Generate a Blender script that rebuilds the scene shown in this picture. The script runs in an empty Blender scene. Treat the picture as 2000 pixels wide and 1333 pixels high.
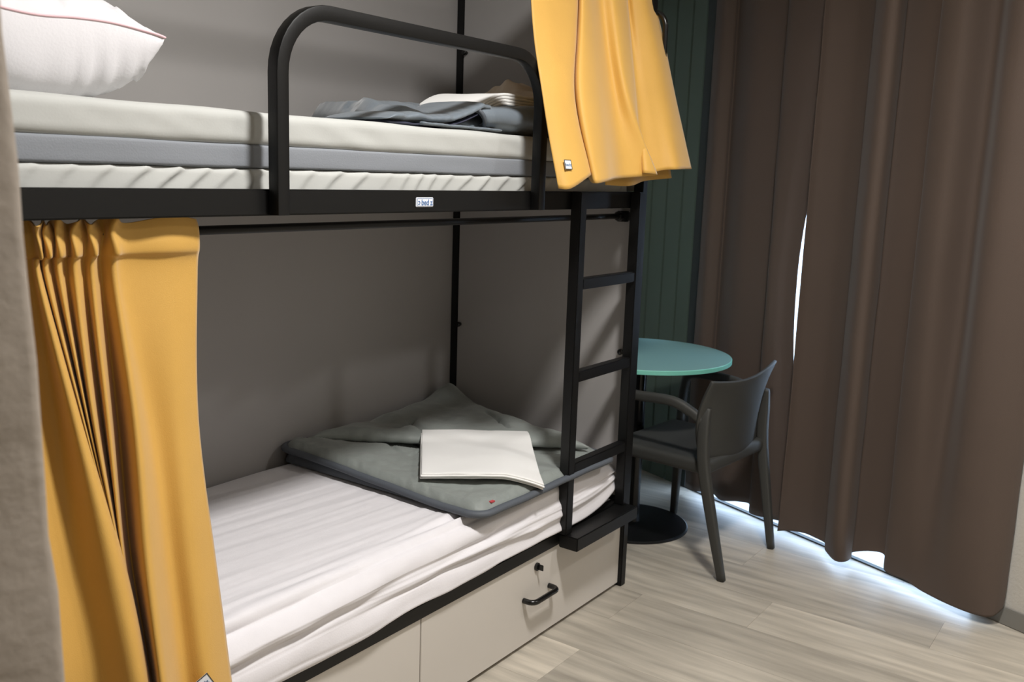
import bpy, bmesh, math, random
from mathutils import Vector, Matrix, noise

random.seed(7)
scene = bpy.context.scene
COL = scene.collection

# ------------------------------------------------------------------ camera
cam_data = bpy.data.cameras.new('camera')
cam = bpy.data.objects.new('camera', cam_data)
COL.objects.link(cam)
cam_data.sensor_width = 36.0
cam_data.lens = 1842.78 / 2000 * 36.0
cam_data.clip_start = 0.02
_r = Vector((0.58447, -0.81076, 0.03258)); _u = Vector((0.12321, 0.12836, 0.98404)); _f = Vector((0.80201, 0.57113, -0.17492))
M = Matrix(((_r.x, _u.x, -_f.x, 0), (_r.y, _u.y, -_f.y, 0), (_r.z, _u.z, -_f.z, 1.45), (0, 0, 0, 1)))
cam.matrix_world = M
cam_data.dof.use_dof = True
cam_data.dof.focus_distance = 2.25
cam_data.dof.aperture_fstop = 7.0
scene.camera = cam

# ------------------------------------------------------------------ world, lamps, exposure
scene.view_settings.view_transform = 'Standard'
scene.view_settings.look = 'None'
scene.view_settings.gamma = 1.0
scene.view_settings.exposure = 0.0
scene.view_settings.use_curve_mapping = False

world = bpy.data.worlds.new('world')
scene.world = world
world.use_nodes = True
bg = world.node_tree.nodes['Background']
bg.inputs['Color'].default_value = (0.56, 0.71, 1.0, 1)
bg.inputs['Strength'].default_value = 6.5

def area_lamp(name, loc, size, watts, color, target, spread=180):
    d = bpy.data.lights.new(name, 'AREA')
    d.shape = 'DISK'; d.size = size; d.energy = watts; d.color = color; d.spread = math.radians(spread)
    o = bpy.data.objects.new(name, d)
    COL.objects.link(o)
    o.location = loc
    o.rotation_euler = (Vector(target) - Vector(loc)).to_track_quat('-Z', 'Y').to_euler()
    return o

area_lamp('ceiling_lamp', (1.52, 0.43, 2.92), 0.30, 62, (1.0, 0.975, 0.95), (1.52, 0.43, 0), 160)
area_lamp('ceiling_lamp', (3.0, -0.75, 2.92), 0.30, 36, (1.0, 0.975, 0.95), (3.0, -0.75, 0), 160)
area_lamp('fill_lamp', (-0.3, -0.9, 2.92), 0.35, 5, (1.0, 0.975, 0.95), (-0.3, -0.9, 0))  # added fill light behind the camera for the near partition, no actual fixture

# ------------------------------------------------------------------ materials
def lin(h):
    out = []
    for v in h:
        v /= 255.0
        out.append(v / 12.92 if v <= 0.04045 else ((v + 0.055) / 1.055) ** 2.4)
    return out

def mat(name, rgb, rough=0.6, var=0.0, vscale=8.0, bump=0.0, bscale=60.0, stretch=(1, 1, 1), spec=0.5, sheen=0.0, metal=0.0, objrand=0.0):
    m = bpy.data.materials.new(name)
    m.use_nodes = True
    nt = m.node_tree; N = nt.nodes; L = nt.links
    b = N['Principled BSDF']
    c = lin(rgb) + [1]
    b.inputs['Base Color'].default_value = c
    b.inputs['Roughness'].default_value = rough
    b.inputs['Specular IOR Level'].default_value = spec
    b.inputs['Metallic'].default_value = metal
    if sheen:
        b.inputs['Sheen Weight'].default_value = sheen
        b.inputs['Sheen Roughness'].default_value = 0.5
    if var or bump:
        tc = N.new('ShaderNodeTexCoord'); mp = N.new('ShaderNodeMapping')
        L.new(tc.outputs['Object'], mp.inputs['Vector'])
        mp.inputs['Scale'].default_value = stretch
    if var:
        nz = N.new('ShaderNodeTexNoise'); nz.inputs['Scale'].default_value = vscale; nz.inputs['Detail'].default_value = 5
        L.new(mp.outputs['Vector'], nz.inputs['Vector'])
        rp = N.new('ShaderNodeValToRGB')
        rp.color_ramp.elements[0].position = 0.3; rp.color_ramp.elements[1].position = 0.7
        rp.color_ramp.elements[0].color = [v * (1 - var) for v in c[:3]] + [1]
        rp.color_ramp.elements[1].color = [min(1, v * (1 + var)) for v in c[:3]] + [1]
        L.new(nz.outputs['Fac'], rp.inputs['Fac'])
        src = rp.outputs['Color']
        if objrand:
            oi = N.new('ShaderNodeObjectInfo')
            mr = N.new('ShaderNodeMapRange'); mr.inputs['To Min'].default_value = 1 - objrand; mr.inputs['To Max'].default_value = 1 + objrand
            L.new(oi.outputs['Random'], mr.inputs['Value'])
            mx = N.new('ShaderNodeMix'); mx.data_type = 'RGBA'; mx.blend_type = 'MULTIPLY'; mx.inputs['Factor'].default_value = 1
            L.new(src, mx.inputs['A']); L.new(mr.outputs['Result'], mx.inputs['B'])
            src = mx.outputs['Result']
        L.new(src, b.inputs['Base Color'])
    if bump:
        nz2 = N.new('ShaderNodeTexNoise'); nz2.inputs['Scale'].default_value = bscale; nz2.inputs['Detail'].default_value = 4
        L.new(mp.outputs['Vector'], nz2.inputs['Vector'])
        bp = N.new('ShaderNodeBump'); bp.inputs['Strength'].default_value = bump; bp.inputs['Distance'].default_value = 0.004
        L.new(nz2.outputs['Fac'], bp.inputs['Height'])
        L.new(bp.outputs['Normal'], b.inputs['Normal'])
    return m

BLACK = mat('black_powder_coat', (11, 11, 11), 0.45, spec=0.35, bump=0.05, bscale=500)
BLACKPL = mat('black_plastic', (14, 14, 14), 0.25)
BEDPANEL = mat('pale_grey_laminate', (160, 157, 155), 0.6, var=0.02, vscale=3)
DRAWER = mat('warm_grey_laminate', (206, 200, 192), 0.45, var=0.015, vscale=4)
WHITECLOTH = mat('white_cotton', (226, 223, 226), 0.85, var=0.02, vscale=20, bump=0.12, bscale=260, sheen=0.2)
SHEET = mat('folded_white_linen', (240, 239, 236), 0.85, bump=0.1, bscale=300, sheen=0.2)
CREAM = mat('cream_mattress_cover', (184, 185, 181), 0.7, bump=0.06, bscale=200)
BANDGREY = mat('blue_grey_mattress_band', (132, 136, 142), 0.8, bump=0.15, bscale=300)
QUILT = mat('grey_quilt_microfibre', (132, 138, 134), 0.6, var=0.05, vscale=9, bump=0.6, bscale=32, sheen=0.3)
QUILTBIND = mat('blue_grey_binding', (82, 87, 94), 0.65, bump=0.1, bscale=300)
QUILT2 = mat('blue_grey_quilt_microfibre', (108, 118, 127), 0.5, var=0.05, vscale=9, bump=0.25, bscale=40, sheen=0.3)
NAVY = mat('dark_navy_lining', (52, 54, 72), 0.6)
PINK = mat('pink_piping', (240, 200, 206), 0.7)
RED = mat('red_tag', (190, 70, 75), 0.7)
PILLOW = mat('white_pillow_ticking', (228, 226, 229), 0.75, bump=0.1, bscale=200, sheen=0.2)
BEIGE = mat('beige_linen', (206, 192, 176), 0.85, bump=0.2, bscale=200)
YELLOW = mat('mustard_yellow_curtain', (202, 156, 70), 0.62, var=0.02, vscale=15, bump=0.12, bscale=500, sheen=0.25)
BROWN = mat('brown_blackout_curtain', (86, 72, 63), 0.8, var=0.03, vscale=4, bump=0.15, bscale=600, sheen=0.1)
TEAL = mat('teal_table_laminate', (124, 166, 166), 0.38, bump=0.03, bscale=300)
MINT = mat('mint_table_edge', (120, 196, 178), 0.4)
CHAIR = mat('anthracite_resin', (58, 58, 55), 0.58, bump=0.08, bscale=400)
GREEN = mat('dark_green_boards', (82, 96, 84), 0.55, var=0.03, vscale=3)
PLASTER = mat('rough_grey_plaster', (150, 140, 129), 0.9, var=0.06, vscale=12, bump=0.55, bscale=38)
WALL = mat('white_wall_plaster', (200, 196, 187), 0.85, bump=0.4, bscale=90)
CEIL = mat('ceiling_white', (205, 202, 196), 0.9, bump=0.1, bscale=50)
BASE = mat('grey_baseboard', (128, 126, 120), 0.5)
OUT = mat('outside_pale_paving', (214, 214, 210), 0.9, var=0.04, vscale=2)
FRAME = mat('dark_window_frame', (44, 50, 48), 0.5)
PLAQUE = mat('white_plaque', (226, 230, 238), 0.35)
BLUE = mat('blue_print', (86, 120, 168), 0.5)
STEELBLUE = mat('blue_embroidery', (70, 104, 140), 0.7)
FLOORBASE = mat('floor_joint', (92, 84, 74), 0.8)
PLANK = mat('greige_oak_plank', (180, 172, 158), 0.42, var=0.26, vscale=4.0, bump=0.06, bscale=30, stretch=(6.0, 0.6, 1.0), objrand=0.16)

def glass_mat():
    m = bpy.data.materials.new('window_glass'); m.use_nodes = True
    nt = m.node_tree; N = nt.nodes; L = nt.links
    N.remove(N['Principled BSDF'])
    t = N.new('ShaderNodeBsdfTransparent'); t.inputs['Color'].default_value = (0.95, 0.98, 0.97, 1)
    g = N.new('ShaderNodeBsdfGlossy'); g.inputs['Roughness'].default_value = 0.02
    lw = N.new('ShaderNodeLayerWeight'); lw.inputs['Blend'].default_value = 0.5
    pw = N.new('ShaderNodeMath'); pw.operation = 'POWER'; pw.inputs[1].default_value = 5.0; L.new(lw.outputs['Facing'], pw.inputs[0])
    fr = N.new('ShaderNodeMath'); fr.operation = 'MULTIPLY_ADD'; fr.inputs[1].default_value = 0.9; fr.inputs[2].default_value = 0.04; L.new(pw.outputs[0], fr.inputs[0])
    mx = N.new('ShaderNodeMixShader')
    L.new(fr.outputs[0], mx.inputs['Fac']); L.new(t.outputs[0], mx.inputs[1]); L.new(g.outputs[0], mx.inputs[2])
    L.new(mx.outputs[0], N['Material Output'].inputs['Surface'])
    return m
GLASS = glass_mat()

# ------------------------------------------------------------------ helpers
def link(name, bm, m, parent=None, smooth=False, label=None):
    me = bpy.data.meshes.new(name)
    bmesh.ops.recalc_face_normals(bm, faces=bm.faces[:])
    bm.to_mesh(me); bm.free()
    for k in (m if isinstance(m, (list, tuple)) else [m]):
        me.materials.append(k)
    if smooth:
        for p in me.polygons: p.use_smooth = True
    o = bpy.data.objects.new(name, me)
    COL.objects.link(o)
    if parent is not None:
        o.parent = parent
    if label: o['label'] = label
    return o

def thing(name, label, cat, group=None, loc=(0, 0, 0)):
    o = bpy.data.objects.new(name, None)
    o.empty_display_size = 0.1
    COL.objects.link(o)
    o['label'] = label; o['category'] = cat
    if group: o['group'] = group
    return o

def tag(o, label, cat, group=None):
    o['label'] = label; o['category'] = cat
    if group: o['group'] = group
    return o

def structure(o):
    o['kind'] = 'structure'
    return o

def box(bm, x0, x1, y0, y1, z0, z1, bev=0.0, seg=2):
    g = bmesh.ops.create_cube(bm, size=1.0)
    vs = g['verts']
    for v in vs:
        v.co = Vector(((x0 + x1) / 2 + v.co.x * (x1 - x0), (y0 + y1) / 2 + v.co.y * (y1 - y0), (z0 + z1) / 2 + v.co.z * (z1 - z0)))
    if bev:
        es = set()
        for v in vs:
            for e in v.link_edges: es.add(e)
        bmesh.ops.bevel(bm, geom=list(es), offset=bev, segments=seg, affect='EDGES', clamp_overlap=True)
    return bm

def boxm(x0, x1, y0, y1, z0, z1, bev=0.0, seg=2):
    bm = bmesh.new()
    return box(bm, x0, x1, y0, y1, z0, z1, bev, seg)

def sweep(bm, pts, prof, up=Vector((0, 0, 1)), closed=False, caps=True, scales=None, ups=None):
    """sweep a closed 2-D profile [(a,b)] along pts; a is along side, b along up"""
    n = len(pts); rings = []
    pts = [Vector(p) for p in pts]
    for i, p in enumerate(pts):
        if closed:
            t = (pts[(i + 1) % n] - pts[i - 1]).normalized()
        else:
            t = (pts[min(i + 1, n - 1)] - pts[max(i - 1, 0)]).normalized()
        uu = ups[i] if ups else up
        s = t.cross(uu)
        if s.length < 1e-5: s = t.cross(Vector((1, 0, 0)))
        s.normalize(); w = s.cross(t).normalized()
        sc = scales[i] if scales else (1, 1)
        rings.append([bm.verts.new(p + s * a * sc[0] + w * b * sc[1]) for a, b in prof])
    k = len(prof)
    for i in range(n if closed else n - 1):
        A = rings[i]; B = rings[(i + 1) % n]
        for j in range(k):
            bm.faces.new((A[j], A[(j + 1) % k], B[(j + 1) % k], B[j]))
    if caps and not closed:
        bm.faces.new(rings[0][::-1]); bm.faces.new(rings[-1])
    return bm

def circ(r, k=12, ry=None):
    ry = r if ry is None else ry
    return [(r * math.cos(2 * math.pi * i / k), ry * math.sin(2 * math.pi * i / k)) for i in range(k)]

def rrect(w, h, r, k=3):
    out = []
    for cx, cy, a0 in ((w / 2 - r, h / 2 - r, 0), (-w / 2 + r, h / 2 - r, 90), (-w / 2 + r, -h / 2 + r, 180), (w / 2 - r, -h / 2 + r, 270)):
        for i in range(k + 1):
            a = math.radians(a0 + 90 * i / k)
            out.append((cx + r * math.cos(a), cy + r * math.sin(a)))
    return out

def catmull(P, sub):
    P = [Vector(p) for p in P]
    out = []
    for i in range(len(P) - 1):
        p0 = P[max(i - 1, 0)]; p1 = P[i]; p2 = P[i + 1]; p3 = P[min(i + 2, len(P) - 1)]
        for k in range(sub):
            t = k / sub
            out.append(0.5 * ((2 * p1) + (p2 - p0) * t + (2 * p0 - 5 * p1 + 4 * p2 - p3) * t * t + (3 * p1 - p0 - 3 * p2 + p3) * t ** 3))
    out.append(P[-1])
    return out

def cloth(name, levels, m, sub_u=5, sub_v=8, thick=0.003, parent=None, wrinkle=0.0, hem=0.0, label=None):
    """sheet through control points levels[v][u]; smooth in both directions"""
    rows = [catmull(l, sub_u) for l in levels]
    nu = len(rows[0])
    cols = [catmull([r[i] for r in rows], sub_v) for i in range(nu)]
    nv = len(cols[0])
    bm = bmesh.new()
    g = []
    for i in range(nu):
        col = []
        for j in range(nv):
            p = cols[i][j].copy()
            if wrinkle:
                q = noise.noise(Vector((p.x * 9, p.y * 9, p.z * 5))) * wrinkle
                p.y += q; p.x += q * 0.5
            col.append(bm.verts.new(p))
        g.append(col)
    for i in range(nu - 1):
        for j in range(nv - 1):
            bm.faces.new((g[i][j], g[i + 1][j], g[i + 1][j + 1], g[i][j + 1]))
    o = link(name, bm, m, parent, smooth=True, label=label)
    s = o.modifiers.new('thickness', 'SOLIDIFY'); s.thickness = thick; s.offset = 0
    o['_'] = 0; del o['_']
    return o, g

def softbox(bm, c, size, r, seg=(12, 12, 4), disp=None, rot=0.0):
    """rounded box from gridded faces, displaced along its normal"""
    c = Vector(c); hx, hy, hz = size[0] / 2, size[1] / 2, size[2] / 2
    r = min(r, hx, hy, hz)
    cache = {}
    cr, sr = math.cos(rot), math.sin(rot)
    def vert(u, v, w):
        key = (round(u, 5), round(v, 5), round(w, 5))
        if key in cache: return cache[key]
        p = Vector((u * hx, v * hy, w * hz))
        q = Vector((max(-hx + r, min(hx - r, p.x)), max(-hy + r, min(hy - r, p.y)), max(-hz + r, min(hz - r, p.z))))
        d = p - q
        nrm = d.normalized() if d.length > 1e-9 else Vector((0, 0, 1))
        p = q + nrm * r
        if disp:
            p = p + disp(p, nrm)
        cache[key] = bm.verts.new(Vector((c.x + p.x * cr - p.y * sr, c.y + p.x * sr + p.y * cr, c.z + p.z)))
        return cache[key]
    def edgegrid(n, h):
        # denser near the rounded ends
        k = max(3, 4)
        e = r / h
        vals = [-1 + e * (1 - math.cos(math.pi / 2 * i / k)) * 1.0 for i in range(k)]
        vals += [-1 + e + (2 - 2 * e) * i / n for i in range(n + 1)]
        vals += [-v for v in vals[:k]][::-1]
        out = []
        for v in vals:
            if not out or v - out[-1] > 1e-4: out.append(v)
        return out
    U = edgegrid(seg[0], hx); V = edgegrid(seg[1], hy); W = edgegrid(seg[2], hz)
    def face_grid(A, B, f):
        for i in range(len(A) - 1):
            for j in range(len(B) - 1):
                vs = [f(A[i], B[j]), f(A[i + 1], B[j]), f(A[i + 1], B[j + 1]), f(A[i], B[j + 1])]
                if len(set(vs)) >= 3:
                    try: bm.faces.new(list(dict.fromkeys(vs)))
                    except ValueError: pass
    face_grid(U, V, lambda a, b: vert(a, b, 1)); face_grid(U, V, lambda a, b: vert(a, b, -1))
    face_grid(U, W, lambda a, b: vert(a, 1, b)); face_grid(U, W, lambda a, b: vert(a, -1, b))
    face_grid(V, W, lambda a, b: vert(1, a, b)); face_grid(V, W, lambda a, b: vert(-1, a, b))
    return bm

def nz(x, y, z=0.0):
    return noise.noise(Vector((x, y, z)))

def text_mesh(name, pieces, size, m, parent, origin, ax, ay, depth=0.0004):
    """flat raised lettering; pieces = [(string, x offset, rotated 180)]"""
    bm = bmesh.new()
    dg = None
    for s, xo, flip in pieces:
        cu = bpy.data.curves.new('t', 'FONT'); cu.body = s; cu.size = size; cu.align_x = 'CENTER'; cu.offset = size * 0.012
        o = bpy.data.objects.new('t', cu); COL.objects.link(o)
        bpy.context.view_layer.update()
        dg = bpy.context.evaluated_depsgraph_get()
        me = o.evaluated_get(dg).to_mesh()
        vs = []
        for v in me.vertices:
            x, y = v.co.x, v.co.y
            if flip:
                x, y = -x, size * 0.5 - y
            vs.append(bm.verts.new(origin + ax * (x + xo) + ay * y + ax.cross(ay) * depth))
        for p in me.polygons:
            try: bm.faces.new([vs[i] for i in p.vertices])
            except ValueError: pass
        o.evaluated_get(dg).to_mesh_clear()
        bpy.data.objects.remove(o); bpy.data.curves.remove(cu)
    return link(name, bm, m, parent)

# ------------------------------------------------------------------ room
P0 = Vector((3.98, 1.746, 0)); D = Vector((-0.37021, -0.92895, 0)); NO = Vector((0.92895, -0.37021, 0))   # window wall, along and outwards
def W(s, d, z): return P0 + D * s + NO * d + Vector((0, 0, z))
def wbox(bm, s0, s1, d0, d1, z0, z1, bev=0.0):
    n0 = len(bm.verts)
    box(bm, s0, s1, d0, d1, z0, z1, bev)
    bm.verts.ensure_lookup_table()
    for v in bm.verts[n0:] if not bev else [v for v in bm.verts if v.index == -1 or True][n0:]:
        v.co = W(v.co.x, v.co.y, v.co.z)
    return bm

CH = 2.98
S_END_ = 3.85
structure(link('wall_bed_side', boxm(-1.3, 4.30, 2.365, 2.47, -0.05, CH), WALL))
structure(link('wall_left', boxm(-1.3, -1.2, -1.8, 2.365, -0.05, CH), WALL))
structure(link('wall_entrance_side', boxm(-1.3, 3.0, -1.9, -1.8, -0.05, CH), WALL))
bm = bmesh.new()
cp = [(-1.3, -1.9), tuple(W(S_END_, 0.11, 0))[:2], tuple(W(-0.75, 0.11, 0))[:2], (-1.3, 2.47)]
lo = [bm.verts.new((x, y, CH)) for x, y in cp]; hi = [bm.verts.new((x, y, CH + 0.08)) for x, y in cp]
bm.faces.new(lo); bm.faces.new(hi)
for i in range(4): bm.faces.new((lo[i], lo[(i + 1) % 4], hi[(i + 1) % 4], hi[i]))
structure(link('ceiling', bm, CEIL))
# end of the plaster partition beside the camera (its edge is not quite plumb)
bm = bmesh.new()
softbox(bm, (-0.43, 0.785, CH / 2), (1.60, 0.13, CH), 0.012, (30, 3, 60),
        lambda p, n: n * (0.004 * nz(p.x * 9, p.y * 9, p.z * 9) + 0.002 * nz(p.x * 30, p.y * 30, p.z * 30)))
for v in bm.verts:
    v.co.x += 0.0 + (1.45 - v.co.z) * 0.037 * (1 if v.co.x > -0.4 else 0)
o = link('wall_partition', bm, PLASTER, smooth=True); structure(o)

# window wall: pier right, lintel, panelled part on the left
S_C = -0.66; S_L = -0.125; S_R = 1.43; S_END = 3.83
bm = bmesh.new(); wbox(bm, S_R, S_END, 0.0, 0.12, -0.05, CH); structure(link('wall_right', bm, WALL))
bm = bmesh.new(); wbox(bm, S_L, S_R, 0.0, 0.12, 2.60, CH); structure(link('wall_window_lintel', bm, WALL))
bm = bmesh.new(); wbox(bm, S_C - 0.1, S_L, 0.02, 0.12, -0.05, CH); wl = structure(link('wall_window_side', bm, mat('dark_board_backing', (26, 28, 27), 0.8)))
s = S_C + 0.02; bi = 0
while s < S_L - 0.03:
    bm = bmesh.new(); wbox(bm, s + 0.0018, min(s + 0.1045, S_L), -0.004, 0.018, 0.0, CH - 0.002, 0.003)
    link('board', bm, GREEN, wl); s += 0.1065
bm = bmesh.new(); wbox(bm, S_R + 0.002, S_END, -0.012, -0.0005, 0.001, 0.062, 0.002); structure(link('baseboard_right', bm, BASE))
structure(link('baseboard_bed_side', boxm(2.9, 4.18, 2.352, 2.3645, 0.001, 0.062, 0.002), BASE))

# window: floor-length glazing in a dark frame
bm = bmesh.new()
wbox(bm, S_L, S_R, 0.0, 0.022, 0.0, 0.006)
wbox(bm, S_L, S_L + 0.05, 0.0, 0.06, 0.0065, 2.60); wbox(bm, S_R - 0.05, S_R, 0.0, 0.06, 0.0065, 2.60); wbox(bm, S_L + 0.05, S_R - 0.05, 0.0, 0.06, 2.55, 2.60)
win = structure(link('window_1', bm, FRAME))
bm = bmesh.new(); wbox(bm, S_L + 0.05, S_R - 0.05, 0.010, 0.016, 0.006, 2.55); link('glass_pane', bm, GLASS, win)
bm = bmesh.new(); wbox(bm, S_L, S_R, 0.0225, 0.1195, -0.06, -0.002); wbox(bm, -6, 6, 0.1205, 9, -0.06, -0.002); structure(link('ground', bm, OUT))

# floor: planks laid towards the bed wall
bm = bmesh.new()
fl = [(-1.2, -1.8), (2.55, -1.8), tuple(W(1.4, 0.0, 0))[:2], tuple(W(S_C, 0.0, 0))[:2], (4.2, 2.365), (-1.2, 2.365)]
poly = [(-1.2, -1.8), tuple(W(S_END - 0.01, 0.0, 0))[:2], tuple(W(S_C, 0.0, 0))[:2], (-1.2, 2.365)]
lo = [bm.verts.new((x, y, -0.06)) for x, y in poly]; hi = [bm.verts.new((x, y, -0.009)) for x, y in poly]
bm.faces.new(lo[::-1]); bm.faces.new(hi)
for i in range(4): bm.faces.new((lo[i], lo[(i + 1) % 4], hi[(i + 1) % 4], hi[i]))
floor = structure(link('floor', bm, FLOORBASE))
PW = 0.2385; PL = 1.30
X0 = 2.8335 - PW * 17
ends = {14: 1.38, 16: 1.415, 17: 1.03, 18: 0.515, 15: 0.55, 19: 1.24, 13: 0.75}
for k in range(0, 24):
    xa = X0 + k * PW; xb = xa + PW
    if xb < -1.15 or xa > 4.2: continue
    e0 = ends.get(k, random.uniform(0, PL))
    y = e0 - PL * 4
    while y < 2.36:
        ya, yb = max(y, -1.795), min(y + PL, 2.362)
        y += PL
        if yb - ya < 0.03: continue
        if ya >= 1.55 and xb < 2.8: continue            # wholly under the bed
        x0, x1 = max(xa, -1.195), xb
        bm = boxm(x0 + 0.0003, x1 - 0.0003, ya + 0.0003, yb - 0.0003, -0.009, 0.0)
        bmesh.ops.bisect_plane(bm, geom=bm.verts[:] + bm.edges[:] + bm.faces[:], plane_co=W(0, -0.001, 0), plane_no=NO, clear_outer=True)
        if len(bm.faces) < 4: bm.free(); continue
        bmesh.ops.holes_fill(bm, edges=bm.edges[:])
        cx = sum((v.co for v in bm.verts), Vector()) / len(bm.verts)
        off = Vector((random.uniform(-3, 3), random.uniform(-9, 9), 0))
        for v in bm.verts: v.co += off
        p = link('plank', bm, PLANK, floor)
        p.location = -off

# ------------------------------------------------------------------ bunk bed
bed = thing('bunk_bed', 'black metal bunk bed with side ladder, rounded guard rail and two grey under-bed drawers', 'bed')
XL, XR = 0.635, 2.871
def post(x0, y0, z1): return link('post', boxm(x0, x0 + 0.033, y0, y0 + 0.035, 0.0, z1, 0.003), BLACK, bed)
post(2.838, 1.506, 2.30); post(2.838, 2.285, 2.30); post(XL, 1.506, 2.30); post(XL, 2.285, 2.30)
def rail(z0, z1, y0, y1): return link('side_rail', boxm(XL + 0.0335, 2.8375, y0, y1, z0, z1, 0.003), BLACK, bed)
up_rail = rail(1.3502, 1.4026, 1.512, 1.545); rail(1.3502, 1.4026, 2.285, 2.315)
rail(0.290, 0.333, 1.512, 1.545); rail(0.290, 0.333, 2.285, 2.315)
for za, zb in ((1.3502, 1.4026), (0.290, 0.333), (2.26, 2.295)):
    for x in (XL, 2.840):
        link('end_rail', boxm(x, x + 0.03, 1.5415, 2.2845, za, zb, 0.003), BLACK, bed)
link('back_panel', boxm(XL, 2.871, 2.3205, 2.338, 0.02, 2.30), BEDPANEL, bed, label='pale grey panel along the wall side')
for za, zb in ((0.335, 1.349), (1.404, 2.258)):
    link('end_panel', boxm(2.839, 2.855, 1.5415, 2.2845, za, zb), BEDPANEL, bed, label='pale grey panel closing the far end')
for za in (1.355, 0.298):
    link('bed_base', boxm(XL + 0.034, 2.837, 1.546, 2.284, za, za + 0.018), BEDPANEL, bed)
def bolt(y, z):
    bm = bmesh.new()
    sweep(bm, [(2.8388, y, z), (2.832, y, z), (2.8295, y, z), (2.822, y, z), (2.819, y, z)], circ(0.010, 12), Vector((0, 0, 1)), scales=[(.7, .7), (.7, .7), (1, 1), (1, 1), (.6, .6)])
    link('bolt', bm, BLACKPL, bed, smooth=True)
for y, z in ((1.553, 0.855), (2.272, 0.866), (2.272, 1.884), (1.553, 1.884), (1.553, 1.62)): bolt(y, z)

# guard rail: square tube bent into an arch
def arch(x0, x1, z0, z1, r, y, w, dpt):
    pts = [(x0, y, z0)]
    for i in range(11):
        a = math.radians(180 - 90 * i / 10); pts.append((x0 + r + r * math.cos(a), y, z1 - r + r * math.sin(a)))
    for i in range(11):
        a = math.radians(90 - 90 * i / 10); pts.append((x1 - r + r * math.cos(a), y, z1 - r + r * math.sin(a)))
    pts.append((x1, y, z0))
    bm = bmesh.new()
    sweep(bm, pts, rrect(dpt, w, 0.004, 2), Vector((0, 0, 1)), ups=[Vector((p[0] - (x0 + x1) / 2, 0, 0)).normalized() if i in (0, len(pts) - 1) else None for i, p in enumerate(pts)] if False else [Vector((0, 1, 0))] * len(pts))
    return bm
bm = arch(1.281, 2.2025, 1.352, 1.7585, 0.128, 1.4965, 0.031, 0.031)
gr = link('guard_rail', bm, BLACK, bed, smooth=True)
md = gr.modifiers.new('edge', 'EDGE_SPLIT'); md.split_angle = math.radians(24)
# end hoop over the far end
pts = []
yh0, yh1, zt, r = 1.478, 2.24, 1.985, 0.05
pts += [(2.878, 1.53, 1.66), (2.878, 1.50, 1.665), (2.878, yh0 + 0.006, 1.675), (2.878, yh0, 1.70)]
for i in range(9):
    a = math.radians(180 - 90 * i / 8); pts.append((2.878, yh0 + r + r * math.cos(a), zt - r + r * math.sin(a)))
for i in range(9):
    a = math.radians(90 - 90 * i / 8); pts.append((2.878, yh1 - r + r * math.cos(a), zt - r + r * math.sin(a)))
pts += [(2.878, yh1, 1.70), (2.878, yh1 + 0.03, 1.665), (2.878, yh1 + 0.06, 1.66)]
bm = bmesh.new(); sweep(bm, pts, circ(0.0085, 10), ups=[Vector((1, 0, 0))] * len(pts))
link('end_hoop', bm, BLACKPL, bed, smooth=True, label='thin black hoop at the far end of the upper bunk')

# plaque with lettering on the upper rail
pq = link('plaque', boxm(1.7075, 1.7705, 1.5085, 1.5119, 1.3635, 1.3865, 0.0015), PLAQUE, bed, label='small white plaque with blue lettering')
AX, AZ = Vector((1, 0, 0)), Vector((0, 0, 1))
text_mesh('lettering', [('c', -0.0215, True), ('bed', 0.0005, False), ('z', 0.0225, False)], 0.019, BLUE, pq, Vector((1.739, 1.5082, 1.3685)), AX, AZ)
bm = bmesh.new()
for a, b, c_, d_ in ((1.711, 1.767, 1.3832, 1.3838), (1.711, 1.767, 1.3660, 1.3664), (1.711, 1.7116, 1.3664, 1.3832), (1.7664, 1.767, 1.3664, 1.3832)):
    box(bm, a, b, 1.5080, 1.5086, c_, d_)
link('plaque_border', bm, BLUE, pq)

# ladder
for x in (2.400, 2.764):
    link('ladder_rail', boxm(x, x + 0.037, 1.4765, 1.5115, 0.333, 1.4035, 0.003), BLACK, bed)
for z in (1.1095, 0.8215, 0.5275):
    link('rung', boxm(2.4375, 2.7635, 1.4785, 1.5095, z, z + 0.034, 0.003), BLACK, bed)
link('ladder_step', boxm(2.405, 2.797, 1.436, 1.5055, 0.288, 0.3325, 0.003), BLACK, bed)

# curtain rods
def rod(z, name='curtain_rod'):
    bm = bmesh.new(); sweep(bm, [(XL + 0.034, 1.566, z), (2.80, 1.566, z)], circ(0.009, 12))
    o = link(name, bm, BLACK, bed, smooth=True)
    for x in (2.80,):
        bm = bmesh.new()
        sweep(bm, [(x - 0.022, 1.566, z), (x - 0.016, 1.566, z), (x + 0.02, 1.566, z), (x + 0.038, 1.566, z)], circ(0.016, 14), scales=[(.7, .7), (1, 1), (1, 1), (1, 1)])
        box(bm, x + 0.006, x + 0.0375, 1.548, 1.586, z - 0.019, z + 0.017, 0.004)
        link('rod_bracket', bm, BLACKPL, o, smooth=False)
    return o
rod(1.321); rod(2.235)

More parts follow.
